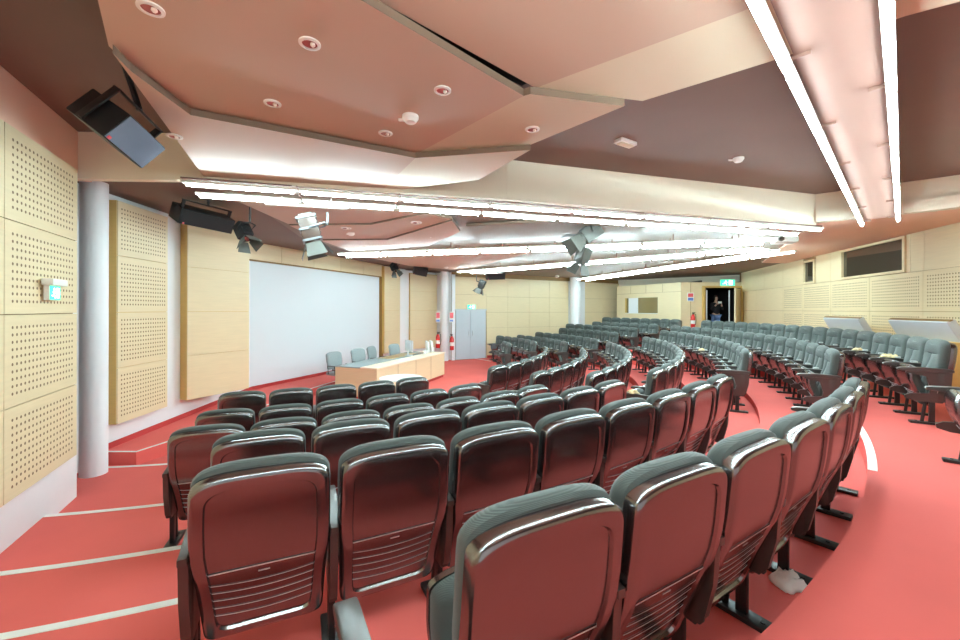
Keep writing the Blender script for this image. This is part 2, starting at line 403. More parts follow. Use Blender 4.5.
# rear wall
rd = Vector((.265, .964, 0))
def rw(t): return (8.8+rd.x*t, 10+rd.y*t)
w = struct(wall_slab('wall_rear', rw(-13.2), rw(6.4), -.1, 3.62, M['wood_dark'], side=-1))
def rx(x):   # photo column -> parameter on the rear wall
    k = (x-480)/F; return (k*10-8.8)/(rd.x-k*rd.y)
cols = [rx(745), rx(757), rx(784), rx(804), rx(832), rx(871), rx(925), rx(1010)]
while cols[-1] > -12: cols.append(cols[-1]-1.25)
ZR = [.70, 1.28, 2.0, 2.74]
for i in range(len(cols)-1):
    for j in range(3):
        panel('acoustic_panel', rw(cols[i]), rw(cols[i+1]), ZR[j], ZR[j+1], M['perf2'] if i > 1 else M['wood'], w, .03, side=1, nu=24)
def rear_win(n, x0, x1, z0, z1):
    a, b = rx(x0), rx(x1); t = bpy.data.objects.new(n, None); C.objects.link(t); struct(t)
    wall_slab('window_pane', rw(a), rw(b), z0, z1, M['glass'], t, t=.01, side=1, off=.006)
    e = .05
    for s0, s1, u0, u1 in ((a+e, a-e*.2, z0-e, z1+e), (b+e*.2, b-e, z0-e, z1+e), (a, b, z0-e, z0), (a, b, z1, z1+e)):
        wall_slab('window_frame', rw(s0), rw(s1), u0, u1, M['wood'], t, t=.05, side=1, off=.06)
    return a, b
rear_win('window_2', 844, 906, 2.80, 3.40); rear_win('window_3', 805.5, 815.5, 2.80, 3.34)
up = [rx(742), rx(765), rx(784), rx(805)+.05, rx(816)-.05, rx(832), rx(844)+.05, rx(906)-.05, rx(910)-.06, rx(926), rx(1010)]
while up[-1] > -12: up.append(up[-1]-1.25)
for i in range(len(up)-1):
    if i in (3, 6): 
        panel('wood_board', rw(up[i]), rw(up[i+1]), 3.46, 3.56, M['wood'], w, .03, side=1); continue
    panel('wood_board', rw(up[i]), rw(up[i+1]), 2.74, 3.56, M['wood'], w, .03, side=1)
struct(wall_slab('baseboard_rear', rw(6), rw(-12), .70, .82, M['carpet_dark'], t=.02, side=1, off=.045))
# wall behind the camera
struct(wall_slab('wall_back', nw(7.9), rw(-13.1), -.1, 4.0, M['white'], side=-1))

# ------------------------------------------------------------------ ceiling
ZU, ZL, ZS = 3.90, 3.50, 3.54
fas = [(-4.62, 4.28), (-3.0, 4.33), (.325, 5.05), (5.44, 6.52)]
rf = [(5.44, 6.52), (6.66, 5.56), (9.3, 3.45)]
m = MB(); m.prism([(-4.75, 4.3)]+fas[1:]+rf[1:]+[(5.6, -3), (-1.2, -3.4)], ZU, ZU+.05); struct(m.obj('ceiling_upper', M['upper'], smooth=False))
m = MB(); m.prism(fas[1:]+rf[1:]+[(12, 16), (9, 22), (5, 21), (-1.3, 17.2), (-1.9, 14), (-2.83, 12.6), (-3.7, 8.24), (-3.12, 5.2), (-3.4, 4.9)], ZL, ZL+.04)
struct(m.obj('ceiling', M['lower'], smooth=False))
m = MB(); m.prism([(-5.6, 4.31), (-4.62, 4.31), (-3.0, 4.36), (-3.35, 4.9), (-3.05, 5.2), (-3.65, 8.24), (-2.78, 12.6), (-1.8, 14), (-1.2, 17.3), (-3.5, 17.3), (-6.5, 9)], ZS, ZS+.04)
struct(m.obj('ceiling_stage', M['upper'], smooth=False))
def fascia(name, pts, z0, z1, mt, t=.05):
    m = MB()
    for a, b in zip(pts[:-1], pts[1:]):
        a, b = Vector(a+(0,)), Vector(b+(0,)); n = Vector((b-a)).normalized(); n = Vector((-n.y, n.x, 0))*t
        m.prism([(a-n*.7)[:2], (b-n*.7)[:2], (b+n)[:2], (a+n)[:2]], z0, z1)
    return struct(m.obj(name, mt, smooth=False))
fascia('trim_10', fas, 3.40, ZU+.02, M['fascia']); fascia('trim_11', rf, 3.44, ZU+.02, M['fascia'])
fascia('trim_12', [(rf[0][0]-.02, rf[0][1]-.06), (rf[1][0]-.02, rf[1][1]-.05), (rf[2][0], rf[2][1]-.05)], 3.44, 3.62, M['fascia'])
m = MB(); m.prism([(5.5, 6.55), (6.7, 5.6), (9.3, 3.5), (9.9, 12.4), (8.6, 12.2)], 3.46, 3.50); struct(m.obj('ceiling_rear', M['salmon'], smooth=False))

def plate(name, facets, Z, t=.05):
    """a hanging plate of one or more facets, each in one flat colour; facet = (points, material)"""
    p = bpy.data.objects.new(name, None); C.objects.link(p); struct(p)
    for pts, mt in facets:
        m = MB(); m.prism([tuple(v[:2]) for v in pts], Z, Z+t); 
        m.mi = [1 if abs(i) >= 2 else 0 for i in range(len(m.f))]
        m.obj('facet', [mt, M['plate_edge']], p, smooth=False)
    return p
Z2, Z1, Z0 = 3.56, 3.50, 3.44
A = lambda Z, *px: [at(x, y, Z) for x, y in px]
V2 = lambda x, y: Vector((x, y, 0))
# plate over the camera
g = A(Z2, (371, -3), (535, 88)); h = A(Z2, (642, 101), (768, 62), (905, 16)); i_ = A(Z2, (740, 12))[0]
plate('ceiling_plate', [([g[0], g[1], i_, V2(2.6, .95), V2(1.6, -1.5), V2(-2.4, .3)], M['plate']),
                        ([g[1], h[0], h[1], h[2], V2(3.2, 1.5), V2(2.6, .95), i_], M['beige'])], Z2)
# middle plate with the downlights
a = A(Z1, (97, 0), (108, 46), (129, 66), (189, 110), (416, 154), (527, 146), (624, 106), (530, 94), (360, 0), (200, 0), (523, 96))
plate('ceiling_plate', [([a[0], a[1], a[2], a[3], a[9]], M['beige'] if False else M['plate']),
                        ([a[9], a[3], a[4], a[10], a[8]], M['plate']),
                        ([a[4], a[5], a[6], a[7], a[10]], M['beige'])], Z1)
a0, a8 = a[0], a[8]
plate('ceiling_plate', [([a0, a[9], a8, V2(-1.30, 1.22)], M['plate'])], Z1)
# far plate next to the light strip
b = A(Z0, (112, 53), (130, 71), (190, 115), (415, 158), (530, 150), (478, 180), (380, 192), (206, 180))
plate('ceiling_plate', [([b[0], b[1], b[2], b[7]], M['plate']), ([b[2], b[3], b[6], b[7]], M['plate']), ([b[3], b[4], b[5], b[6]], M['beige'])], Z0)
# black slot between the two near plates
s0, s1 = at(362, -3, 3.53), at(534, 91, 3.53); dd = (s1-s0).normalized(); nn = Vector((-dd.y, dd.x, 0))
m = MB(); m.prism([(s0-dd*.8+nn*.2)[:2], (s1+nn*.12)[:2], (s1-nn*.16)[:2], (s0-dd*.8-nn*.2)[:2]], 3.615, 3.63); struct(m.obj('trim_13', M['black'], smooth=False))
# plates beyond the first light strip
def lowplate(px, Z, mt): return plate('ceiling_plate', [(A(Z, *px), mt)], Z, .04)
lowplate([(232, 199), (320, 207), (424, 212), (370, 223), (288, 224)], 3.43, M['plate'])
lowplate([(289, 225.5), (371, 224.8), (426, 213.5), (452, 219), (386, 238.5), (318, 239)], 3.41, M['plate'])
lowplate([(320, 240.5), (387, 240), (452, 220.5), (460, 232), (428, 246), (352, 251.5)], 3.39, M['plate'])
lowplate([(366, 257), (520, 251), (546, 248.5), (480, 266), (455, 270), (410, 266)], 3.42, M['plate'])
lowplate([(466, 226), (560, 221), (640, 228), (640, 240), (480, 244)], 3.44, M['lower'])

# ------------------------------------------------------------------ light strips
def strip(rows, tray_name, near, ri5=False):
    """two parallel rows of tubes under a tray"""
    (p0, p1), (q0, q1) = rows
    mid0, mid1 = (p0+q0)/2, (p1+q1)/2
    d = (mid1-mid0).normalized(); n = Vector((-d.y, d.x, 0)); hw = abs((q0-p0).dot(n))/2-.03
    tray = ri5 or 'loudspeakers' in tray_name
    if tray:
      m = MB(); m.prism([(mid0+n*hw)[:2], (mid0-n*hw)[:2], (mid1-n*hw)[:2], (mid1+n*hw)[:2]], 3.395, 3.41)
      o = m.obj('light_tray', M['tray'], smooth=False); tag(o, 'flat ceiling tray carrying two rows of lit tubes, '+tray_name, 'ceiling tray')
    for ri, (a, b) in enumerate(rows):
        L = (b-a).length; k = max(1, round(L/1.2)); step = L/k; dd = (b-a).normalized()
        for i in range(k):
            c = a+dd*step*(i+.5)
            t = thing('tube_light', f'lit tube, {ordn(i)} from the {near}, {("first", "second")[ri]} row, strip {tray_name}', 'light',
                      (c.x, c.y, 0), math.atan2(dd.y, dd.x), 'fluorescent tubes under the ceiling')
            h_ = MB(); h_.box((0, 0, 3.35), (step-.02, .046 if ri5 else .064, .03)); h_.obj('housing', M['housing'], t, smooth=False)
            sg = 1 if ((mid0+mid1)/2-(a+b)/2).dot(Vector((-dd.y, dd.x, 0))) > 0 else -1
            bk = MB(); (bk.box((step/2-.012, sg*.045, 3.385), (.014, .11, .02)) if tray else bk.box((0, 0, 3.431), (.016, .016, .137))); bk.obj('bracket', M['tray'], t, smooth=False)
            tb = MB(); tb.cyl((-step/2+.045, 0, 3.318), (step/2-.045, 0, 3.318), .017 if ri5 else .0125, n=10); tb.obj('tube', M['tube'] if ri5 else M['tube_thin'], t)
ZT = 3.345
def row(x0, y0, x1, y1): return (at(x0, y0, ZT), at(x1, y1, ZT))
strip([row(181, 182, 822, 229), row(195, 194, 798, 234)], 'nearest the loudspeakers', 'stage side')
strip([row(337, 253.5, 773, 238.5), row(345, 256, 765, 242.8)], 'over the seat rows', 'stage side')
strip([row(457, 271.5, 764, 247), row(470, 272.5, 770, 249)], 'above the grey doors', 'far wall')
strip([row(577.5, 279, 780, 249.7), row(586, 280, 796, 251)], 'above the booth window', 'far wall')
r5a = row(735, -40, 862, 224); r5b = row(884, -40, 898, 219)
r5a = (r5a[0]-(r5a[1]-r5a[0]).normalized()*3.6, r5a[1]); r5b = (r5b[0]-(r5b[1]-r5b[0]).normalized()*3.6, r5b[1])
strip([r5a, r5b], 'over the red cross aisle', 'camera end', True)

# ------------------------------------------------------------------ auditorium chair
def catmull(pts, n=8):
    out = []
    P = [Vector(p) for p in pts]; P = [P[0]*2-P[1]]+P+[P[-1]*2-P[-2]]
    for i in range(1, len(P)-2):
        for k in range(n):
            t = k/n
            out.append(.5*((2*P[i])+(P[i+1]-P[i-1])*t+(2*P[i-1]-5*P[i]+4*P[i+1]-P[i+2])*t*t+(3*P[i]-P[i-1]-3*P[i+1]+P[i+2])*t**3))
    out.append(P[-2]); return out
class Prof:                     # side profile in the y-z plane, from the bottom up
    def __init__(s, pts, sign=1):
        s.p = catmull(pts); s.l = [0]
        for a, b in zip(s.p[:-1], s.p[1:]): s.l.append(s.l[-1]+(b-a).length)
        s.L = s.l[-1]; s.sign = sign
    def P(s, w):
        if w <= 0: d = (s.p[1]-s.p[0]).normalized(); return s.p[0]+d*w, d
        if w >= s.L: d = (s.p[-1]-s.p[-2]).normalized(); return s.p[-1]+d*(w-s.L), d
        i = 0
        while s.l[i+1] < w: i += 1
        t = (w-s.l[i])/(s.l[i+1]-s.l[i])
        j0, j1 = max(i-1, 0), min(i+2, len(s.p)-1)
        d0 = (s.p[i+1]-s.p[j0]).normalized(); d1 = (s.p[j1]-s.p[i]).normalized()
        return s.p[i].lerp(s.p[i+1], t), d0.lerp(d1, t).normalized()
    def X(s, u, w, dep):
        p, d = s.P(w); n = Vector((d.y, -d.x))*s.sign      # (y, z) normal: towards the sitter
        q = p+n*dep; return (u, q.x, q.y)
def interp(tab, w):
    for (a, x), (b, y) in zip(tab[:-1], tab[1:]):
        if w <= b: return x+(y-x)*max(0, (w-a)/(b-a))
    return tab[-1][1]
def half(prof, W, d, L, bt, rows, rb=.04, nt=9, e=3.0):
    """right half outline inset by d, from bottom to the top middle"""
    out = []
    for k in range(5):
        t = -math.pi/2+math.pi/2*k/4; out.append((interp(W, rb)-d-rb+rb*math.cos(t), d+rb+rb*math.sin(t)))
    top0 = L-bt
    for w in rows:
        if rb+.062 < w < top0-.062: out.append((interp(W, w)-d, w))
    for k in range(nt+1):
        t = math.pi/2*k/nt
        c, s_ = max(0, math.cos(t)), max(0, math.sin(t))
        out.append(((interp(W, top0)-d)*c**(2/e), top0-d+bt*s_**(2/e)))
    out[-1] = (.004, out[-1][1])
    return out
def pad(prof, W, L, bt, rows, layers, cap0, cap1, crease=None, e=3.0):
    """closed pad lofted over a profile. layers: (inset, depth); the first layer is closed with cap0, the last with cap1"""
    m = MB(); rings = []
    for ins, dep in layers:
        h = half(prof, W, ins, L, bt, rows, e=e)
        ring = [(u, w, dep) for u, w in h]+[(-u, w, dep) for u, w in reversed(h)]
        rings.append(ring)
    k = min(len(r) for r in rings); assert all(len(r) == k for r in rings), [len(r) for r in rings]
    vs = [prof.X(*q) for r in rings for q in r]; fs = []
    for i in range(len(rings)-1):
        for j in range(k): fs.append((i*k+j, i*k+(j+1) % k, (i+1)*k+(j+1) % k, (i+1)*k+j))
    m.add(vs, fs)
    n = k//2
    for ring, flip in ((rings[0], True), (rings[-1], False)):
        cv = []; us = [-1, -.6, -.06, -.02, 0, .02, .06, .6, 1]
        for i in range(n):
            u, w, dep = ring[i]
            for s_ in us:
                dp = dep
                if crease and not flip and abs(s_) < 1: dp = dep+crease(u*s_, w)
                cv.append(prof.X(u*s_, w, dp))
        cf = []
        q = len(us)
        for i in range(n-1):
            for j in range(q-1): cf.append((i*q+j, i*q+j+1, (i+1)*q+j+1, (i+1)*q+j))
        m.add(cv, cf)
    me_fix = m
    bm = bmesh.new(); me = bpy.data.meshes.new('tmp'); me.from_pydata(m.v, [], m.f); bm.from_mesh(me)
    bmesh.ops.remove_doubles(bm, verts=bm.verts, dist=.0004); bm.verts.index_update()
    m2 = MB(); m2.v = [tuple(v.co) for v in bm.verts]; m2.f = [tuple(v.index for v in f.verts) for f in bm.faces]; m2.mi = [0]*len(m2.f)
    bm.free(); bpy.data.meshes.remove(me); return m2
def ribbons(prof, items, depth=-.0015):
    m = MB()
    for w0, hw, bow, hgt in items:
        n = 10; vs = []; fs = []
        for i in range(n+1):
            u = -hw+2*hw*i/n; w = w0+bow*((u/hw)**2)
            for dw, dp in ((-hgt/2, .008), (hgt/2, .008), (hgt/2, depth), (-hgt/2, depth)): vs.append(prof.X(u, w+dw, dp))
        for i in range(n):
            for k in range(4): fs.append((4*i+k, 4*i+(k+1) % 4, 4*i+4+(k+1) % 4, 4*i+4+k))
        fs += [(0, 1, 2, 3), tuple(4*n+k for k in (3, 2, 1, 0))]
        m.add(vs, fs)
    return m
BK = Prof([(.195, .185), (.12, .40), (.055, .56), (.028, .67), (.012, .80), (.0, .96)])
LB = BK.L
WB = [(0, .232), (.32, .246), (.48, .257), (.67, .256), (LB, .250)]
rowsB = [.08, .12, .16, .20, .25, .30, .35, .41, .47, .53, .58]
shell_mb = pad(BK, WB, LB-.012, .095, rowsB, [(.056, .011), (.051, .0), (.022, .0), (.012, .002), (.004, .009), (.0, .02), (.0, .058), (.01, .066)], 0, 1, e=3.6)
WC = [(0, .222), (.32, .238), (.48, .254), (.67, .256), (LB, .252)]
ws = LB-.165
def crease(u, w):
    c = -.018*math.exp(-((w-ws)/.012)**2)
    if w < ws: c -= .010*math.exp(-(u/.010)**2)
    c += .020*math.exp(-((w-.42)/.12)**2)+.020*math.exp(-((w-LB+.075)/.06)**2)
    return c
rowsC = sorted(rowsB+[ws-.02, ws-.01, ws, ws+.01, ws+.02, .18, .22, .28, .325, .39, .44, .50, .56, .62, LB-.13, LB-.105])
back_mb = pad(BK, WC, LB+.008, .10, rowsC, [(.012, .052), (.0, .062), (-.004, .08), (-.002, .102), (.012, .124), (.034, .136), (.06, .140)], 0, 1, crease, e=3.2)
slots_mb = ribbons(BK, [(.375, .198, .0, .007)]+[(w_, .192, .020, .0035) for w_ in (.290, .247, .204, .161, .118)], .0085)  # thin pale ribs paint the glint along the slot edges
slots_mb.add([BK.X(u, w_, .0095) for u, w_ in ((-.022, .336), (.022, .336), (.022, .344), (-.022, .344))], [(0, 1, 2, 3)])
ST = Prof([(.21, .235), (.27, .262), (.345, .36), (.395, .49), (.402, .58), (.375, .665)], -1)
LS = ST.L
WS = [(0, .21), (.1, .226), (.3, .236), (LS, .232)]
rowsS = [.07, .1, .14, .18, .22, .26, .30, .34]
seatshell_mb = pad(ST, WS, LS, .07, rowsS, [(.03, .0), (.012, .002), (.0, .012), (.0, .03), (.02, .034)], 0, 1)
seat_mb = pad(ST, [(0, .20), (.1, .22), (.3, .232), (LS, .228)], LS+.004, .08, rowsS, [(.012, .028), (.0, .036), (-.003, .055), (.004, .085), (.02, .102), (.05, .108)], 0, 1)
seatslots_mb = ribbons(ST, [(w_, .165, .008, .004) for w_ in (.17, .142, .114, .086)])
def arm_mb(x):
    m = MB(); pts = []
    prof = [(.045, .612), (.045, .640), (.09, .650), (.24, .656), (.30, .657), (.47, .650), (.505, .640), (.512, .628), (.500, .615), (.44, .608), (.2, .607)]
    hw = .034
    vs = []; fs = []; n = len(prof)
    for sx, ins in ((-hw, .008), (-hw+.006, 0), (hw-.006, 0), (hw, .008)):
        cy, cz = .28, .63
        for y, z in prof: vs.append((x+sx*(.5 if y < .1 else .95 if y < .25 else 1), y+(cy-y)*ins*1.5, z+(cz-z)*ins*22))
    for i in range(3):
        for k in range(n): fs.append((i*n+k, i*n+(k+1) % n, (i+1)*n+(k+1) % n, (i+1)*n+k))
    fs += [tuple(range(n))[::-1], tuple(range(3*n, 4*n))]
    m.add(vs, fs); return m
def side_mb(x):
    m = MB(); T = Matrix(((0, 0, 1, x), (1, 0, 0, 0), (0, 1, 0, 0), (0, 0, 0, 1)))
    m.prism([(.06, .61), (.43, .61), (.435, .585), (.27, .555), (.235, .42), (.245, .36), (.40, .345), (.445, .318), (.44, .285), (.36, .262), (.14, .255), (.105, .30), (.07, .45)], -.017, .017, 0, T)
    m.box((x, .15, .43), (.036, .06, .33), b=.006)
    return m
def leg_mb(x):
    m = MB()
    for y0, y1 in ((.19, .235), (.25, .30)):
        m.cyl((x, y0+.02, .28), (x, y1, .02), .016, n=10)
    m.box((x, .22, .15), (.03, .05, .26), b=.005)
    return m
def foot_mb(x):
    m = MB(); m.box((x, .24, .014), (.085, .33, .028), b=.009)
    for y in (.13, .35): m.cyl((x, y, .026), (x, y, .034), .012, n=10)
    return m
def glint_mb(x):
    m = MB(); m.box((x-.052, .235, .672), (.042, .06, .024), b=.006); return m  # added pale block, paints the bright highlight at the seat hinge
MESH = {}
def mk(key, mb, name, mt): MESH[key] = (name, mb.mesh(name, mt))
seam_mb = MB()
def seam_pt(u, w, dw, du, dp): return BK.X(u+du, w+dw, .1405+crease(u, w)+dp)
vs = []; fs = []
for i in range(13):
    u = -.19+.38*i/12
    vs += [seam_pt(u, ws, -.005, 0, .003), seam_pt(u, ws, .005, 0, .003), seam_pt(u, ws, .005, 0, -.003), seam_pt(u, ws, -.005, 0, -.003)]
for i in range(12):
    for k in range(4): fs.append((4*i+k, 4*i+(k+1) % 4, 4*i+4+(k+1) % 4, 4*i+4+k))
seam_mb.add(vs, fs); vs = []; fs = []
for i in range(11):
    w_ = .34+(ws-.345)*i/10
    vs += [seam_pt(0, w_, 0, -.005, .003), seam_pt(0, w_, 0, .005, .003), seam_pt(0, w_, 0, .005, -.003), seam_pt(0, w_, 0, -.005, -.003)]
for i in range(10):
    for k in range(4): fs.append((4*i+k, 4*i+(k+1) % 4, 4*i+4+(k+1) % 4, 4*i+4+k))
seam_mb.add(vs, fs)
mk('seam', seam_mb, 'seam', M['seam'])
mk('shell', shell_mb, 'back_shell', M['shell']); mk('back', back_mb, 'backrest', M['fabric']); mk('slots', slots_mb, 'slot_glint_trim', M['trim'])
mk('seatshell', seatshell_mb, 'seat_shell', M['shell']); mk('seat', seat_mb, 'seat', M['fabric']); mk('sslots', seatslots_mb, 'slot_glint_trim', M['trim'])
for sfx, x in (('R', .2755), ('L', -.2755)):
    mk('arm'+sfx, arm_mb(x), 'armrest', M['arm']); mk('side'+sfx, side_mb(x), 'side_panel', M['arm'])
    mk('leg'+sfx, leg_mb(x), 'leg', M['iron']); mk('foot'+sfx, foot_mb(x), 'foot_plate', M['iron'])
mk('glint', glint_mb(.2755), 'hinge_glint', M['glint'])
def inst(key, parent):
    name, me = MESH[key]; o = bpy.data.objects.new(name, me); C.objects.link(o); o.parent = parent; return o
def chair(R, a, z, label, group, left):
    p = pol(R, a, z); t = thing('auditorium_chair', label, 'chair', p, math.radians(a), group)
    s = inst('shell', t); inst('slots', s); b_ = inst('back', t); inst('seam', b_)
    s = inst('seatshell', t); inst('sslots', s); inst('seat', t)
    for sfx in ('R', 'L') if left else ('R',):
        inst('arm'+sfx, t); inst('side'+sfx, t); l = inst('leg'+sfx, t); inst('foot'+sfx, l)
    inst('glint', t)
    return t
RAD = {-1: 13.15, 0: 12.22, 1: 11.26, 2: 10.31, 3: 9.36, 4: 8.40, 5: 7.45, 6: 6.52}
LEV = {-1: .70, 0: .52, 1: .42, 2: .28, 3: .11, 4: .02, 5: .02, 6: 0}
PITCH = .556
# block: row -> (first angle, number)
NEAR = {0: (27.8, 7), 1: (24.2, 8), 2: (23.7, 7), 3: (20.9, 7), 4: (20.4, 6), 5: (20.2, 5)}
MID = {-1: (57.2, 17), 0: (58, 16), 1: (61, 12), 2: (49.8, 13), 3: (51.2, 12), 4: (51.2, 9), 5: (52, 8)}
FAR = {-1: (103, 8), 0: (103, 7), 1: (102, 8), 2: (100, 7), 3: (97, 8), 4: (98, 7), 5: (100, 6), 6: (96.5, 2)}
CH = {}
def block(tab, rowname, where, endname, key):
    ks = sorted(tab, reverse=True)          # front row first
    for k in ks:
        a0, n = tab[k]; st = math.degrees(PITCH/RAD[k])
        for i in range(n):
            lab = f'grey chair, {ordn(i)} from {endname}, {rowname[k]}, {where}'
            CH[key, k, i] = chair(RAD[k], a0+i*st, LEV[k], lab, 'grey auditorium chairs', i == 0)
            if key == 'n' and k == 0 and i == 0:            # the end arm of the nearest row stands a little off its seat
                for ch in CH[key, k, i].children:
                    if ch.data in (MESH['armL'][1], MESH['sideL'][1], MESH['legL'][1]): ch.location = (-.21, -.11, 0)
def rn(ks, front): return {k: ('front row' if j == 0 else ('rearmost row' if j == len(ks)-1 else ordn(j)+' row from the stage')) for j, k in enumerate(sorted(ks, reverse=True))}
block(NEAR, rn(NEAR, 1), 'block of chair backs', 'the stepped aisle', 'n')
block(MID, rn(MID, 1), 'curved middle block', 'the cross aisle', 'm')
block(FAR, rn(FAR, 1), 'far block by doors', 'the middle block', 'f')
t = chair(13.09, 47.6, .70, 'grey chair cut off by the picture edge, only its armrest and tipped seat visible', 'grey auditorium chairs', False)

# small things lying on the chairs and the floor
def crumple(name, label, cat, pos, sx, sy, sz, mt, seed):
    rnd = random.Random(seed); n = 12; vs = []; fs = []
    for j in range(n+1):
        for i in range(n+1):
            u, v = i/n-.5, j/n-.5
            e = max(0, 1-(2*abs(u))**4)*max(0, 1-(2*abs(v))**4)
            vs.append((u*sx*(1+.25*math.sin(5*v+seed))+rnd.uniform(-1, 1)*sx*.025, v*sy*(1+.3*math.cos(6*u+seed))+rnd.uniform(-1, 1)*sy*.025, .004+sz*e*(.45+.55*math.sin(9*u+4*v+seed)**2*rnd.uniform(.5, 1))))
    for j in range(n):
        for i in range(n): fs.append((j*(n+1)+i, j*(n+1)+i+1, (j+1)*(n+1)+i+1, (j+1)*(n+1)+i))
    m = MB(); m.add(vs, fs); o = m.obj(name, mt, fix=False); o.location = pos; o.rotation_euler = (0, 0, seed)
    sol = o.modifiers.new('thickness', 'SOLIDIFY'); sol.thickness = .003
    return tag(o, label, cat)
crumple('crumpled_cloth', 'white crumpled cloth lying on the red floor behind the nearest row of chairs', 'cloth', at(789, 581, .52), .21, .14, .055, M['paper'], 1)
def seat_top(key, dx=0): 
    o = CH[key]; a = o.rotation_euler.z; f = Vector((-math.sin(a), math.cos(a), 0)); r = Vector((math.cos(a), math.sin(a), 0))
    return o.location+f*.30+r*dx+Vector((0, 0, .66))
crumple('paper_bag', 'tan paper bag lying on the second chair of the rear row, beside cross aisle', 'paper bag', seat_top(('m', -1, 1), .2755), .17, .11, .06, M['tan'], 2)
crumple('paper_bag', 'tan paper scrap on the fourth chair of the rear row, above its armrest', 'paper bag', seat_top(('m', -1, 3), .2755), .13, .09, .05, M['tan'], 3)
crumple('paper_bag', 'yellowish paper lying on the armrest at the aisle end of a middle row', 'paper bag', seat_top(('m', 2, 0), -.2755), .14, .10, .05, M['tan'], 5)
crumple('paper_bag', 'cream paper lying on an armrest inside the long curved middle row', 'paper bag', seat_top(('m', 1, 5), .2755), .15, .1, .05, M['tan'], 4)

# ------------------------------------------------------------------ stage furniture
dq = Vector((.336, .942, 0)); dn = Vector((.942, -.336, 0))      # along the desk, towards the audience
T = frame(Vector((-2.235, 8.68, 0)), dq, -dn, Vector((0, 0, 1)))   # local x along, y to the stage
desk = thing('conference_desk', 'long pale wood conference desk in front of the white screen', 'desk', T.translation, 0)
desk.matrix_world = T
m = MB(); m.box((1.745, .02, .395), (3.49, .04, .63)); o = m.obj('front_panel', M['wood'], desk, smooth=False)
m = MB()
for x in (.87, 1.745, 2.6): m.box((x, -.002, .40), (.006, .004, .62))
m.obj('panel_joint', M['wood_dark'], o, smooth=False)
m = MB(); m.box((1.745, .06, .04), (3.45, .05, .08)); m.obj('plinth', M['carpet_dark'], desk, smooth=False)
for x in (.02, 3.47):
    m = MB(); m.box((x, .56, .395), (.04, 1.08, .63)); m.obj('end_panel', M['wood'], desk, smooth=False)
    m = MB(); m.box((x, .58, .04), (.03, 1.0, .08)); m.obj('plinth', M['carpet_dark'], desk, smooth=False)
m = MB(); m.box((1.745, .20, .725), (3.53, .44, .03), b=.004); m.obj('counter_top', M['fascia'], desk)
m = MB(); m.box((1.745, .76, .72), (3.49, .68, .025), b=.004); m.obj('worktop', M['deskglass'], desk)
m = MB(); m.box((2.2, .80, .738), (1.3, .42, .008), b=.002); m.obj('desk_mat', M['deskbrown'], desk)

def on_desk(x, y, z=.74): return T @ Vector((x, y, z))
ph = on_desk(2.35, .55); t = thing('computer_monitor', 'flat computer monitor standing on the conference desk', 'monitor', ph, math.atan2(dq.y, dq.x)+1.0)
m = MB(); m.box((0, 0, .27), (.44, .035, .30), b=.006); m.box((0, .025, .27), (.3, .03, .2), b=.008); m.obj('display', M['monitor'], t)
m = MB(); m.box((0, -.019, .27), (.40, .004, .26)); m.obj('screen_face', M['monblack'], t)
m = MB(); m.cyl((0, .03, .01), (0, .03, .2), .02); m.lathe([(.11, 0), (.11, .012), (.03, .02)], 20); m.obj('stand', M['monitor'], t)
for x, lb in ((2.80, 'white cup on the desk counter nearer the monitor'), (2.92, 'white cup on the desk counter nearer the white folders')):
    p = on_desk(x, .3); t = MB(); t.lathe([(.028, 0), (.038, .09), (.035, .09), (.026, .01)], 16); o = t.obj('cup', M['paper']); o.location = p; tag(o, lb, 'cup')
for x, y, lb in ((3.1, .35, 'white upright folder standing on the far desk end, nearer the cups'), (3.26, .3, 'white upright folder standing at the outer far desk end')):
    p = on_desk(x, y); t = MB(); t.box((0, 0, .16), (.05, .24, .32), b=.006); o = t.obj('document_folder', M['paper']); o.location = p; o.rotation_euler = (.12, -.12, .4); o.location.z += .03; tag(o, lb, 'folder')
p = on_desk(1.55, .25); t = MB(); t.box((0, 0, .006), (.30, .21, .012), b=.003); o = t.obj('paper_sheet', M['paper']); o.location = p; o.rotation_euler = (0, 0, 1.1); tag(o, 'white paper lying on the middle of the desk counter', 'paper')

def stage_chair(x, y, rz, label):
    t = thing('office_chair', label, 'chair', (x, y, 0), rz, 'chairs behind the desk')
    pf = Prof([(.0, 0), (.02, .12), (.0, .26), (-.04, .40)])
    mb = pad(pf, [(0, .19), (.2, .22), (.5, .21)], .42, .1, [.08, .13, .18, .23, .28], [(.01, -.02), (0, 0), (0, .03), (.02, .05), (.05, .055)], 0, 1)
    o = mb.obj('backrest', M['office'], t); o.location = (0, -.22, .55)
    m = MB(); m.box((0, 0, .46), (.46, .44, .08), b=.03); m.obj('seat', M['office'], t)
    m = MB(); m.cyl((0, 0, .1), (0, 0, .43), .03); m.tube([(0, -.15, .43), (0, -.26, .48), (0, -.25, .62)], .02); m.obj('column', M['iron'], t)
    for k in range(5):
        a = 2*math.pi*k/5; m = MB(); m.tube([(0, 0, .11), (.27*math.cos(a), .27*math.sin(a), .07)], .02); m.cyl((.27*math.cos(a), .27*math.sin(a)-.02, .03), (.27*math.cos(a), .27*math.sin(a)+.02, .03), .03, n=12)
        m.obj('leg', M['iron'], t)
    for s in (-1, 1):
        m = MB(); m.tube([(s*.24, -.1, .46), (s*.26, -.1, .65), (s*.26, .16, .66), (s*.24, .16, .46)], .014); m.obj('armrest', M['iron'], t)
rz = math.atan2(-dn.x, dn.y)
stage_chair(-3.42, 9.75, rz-.25, 'grey office chair at the near end of desk, its black base visible')
stage_chair(-3.08, 10.55, rz-.3, 'grey office chair behind the desk, second along from the near end')
stage_chair(-2.88, 11.35, rz+.1, 'grey office chair behind the desk in front of the screen jamb')
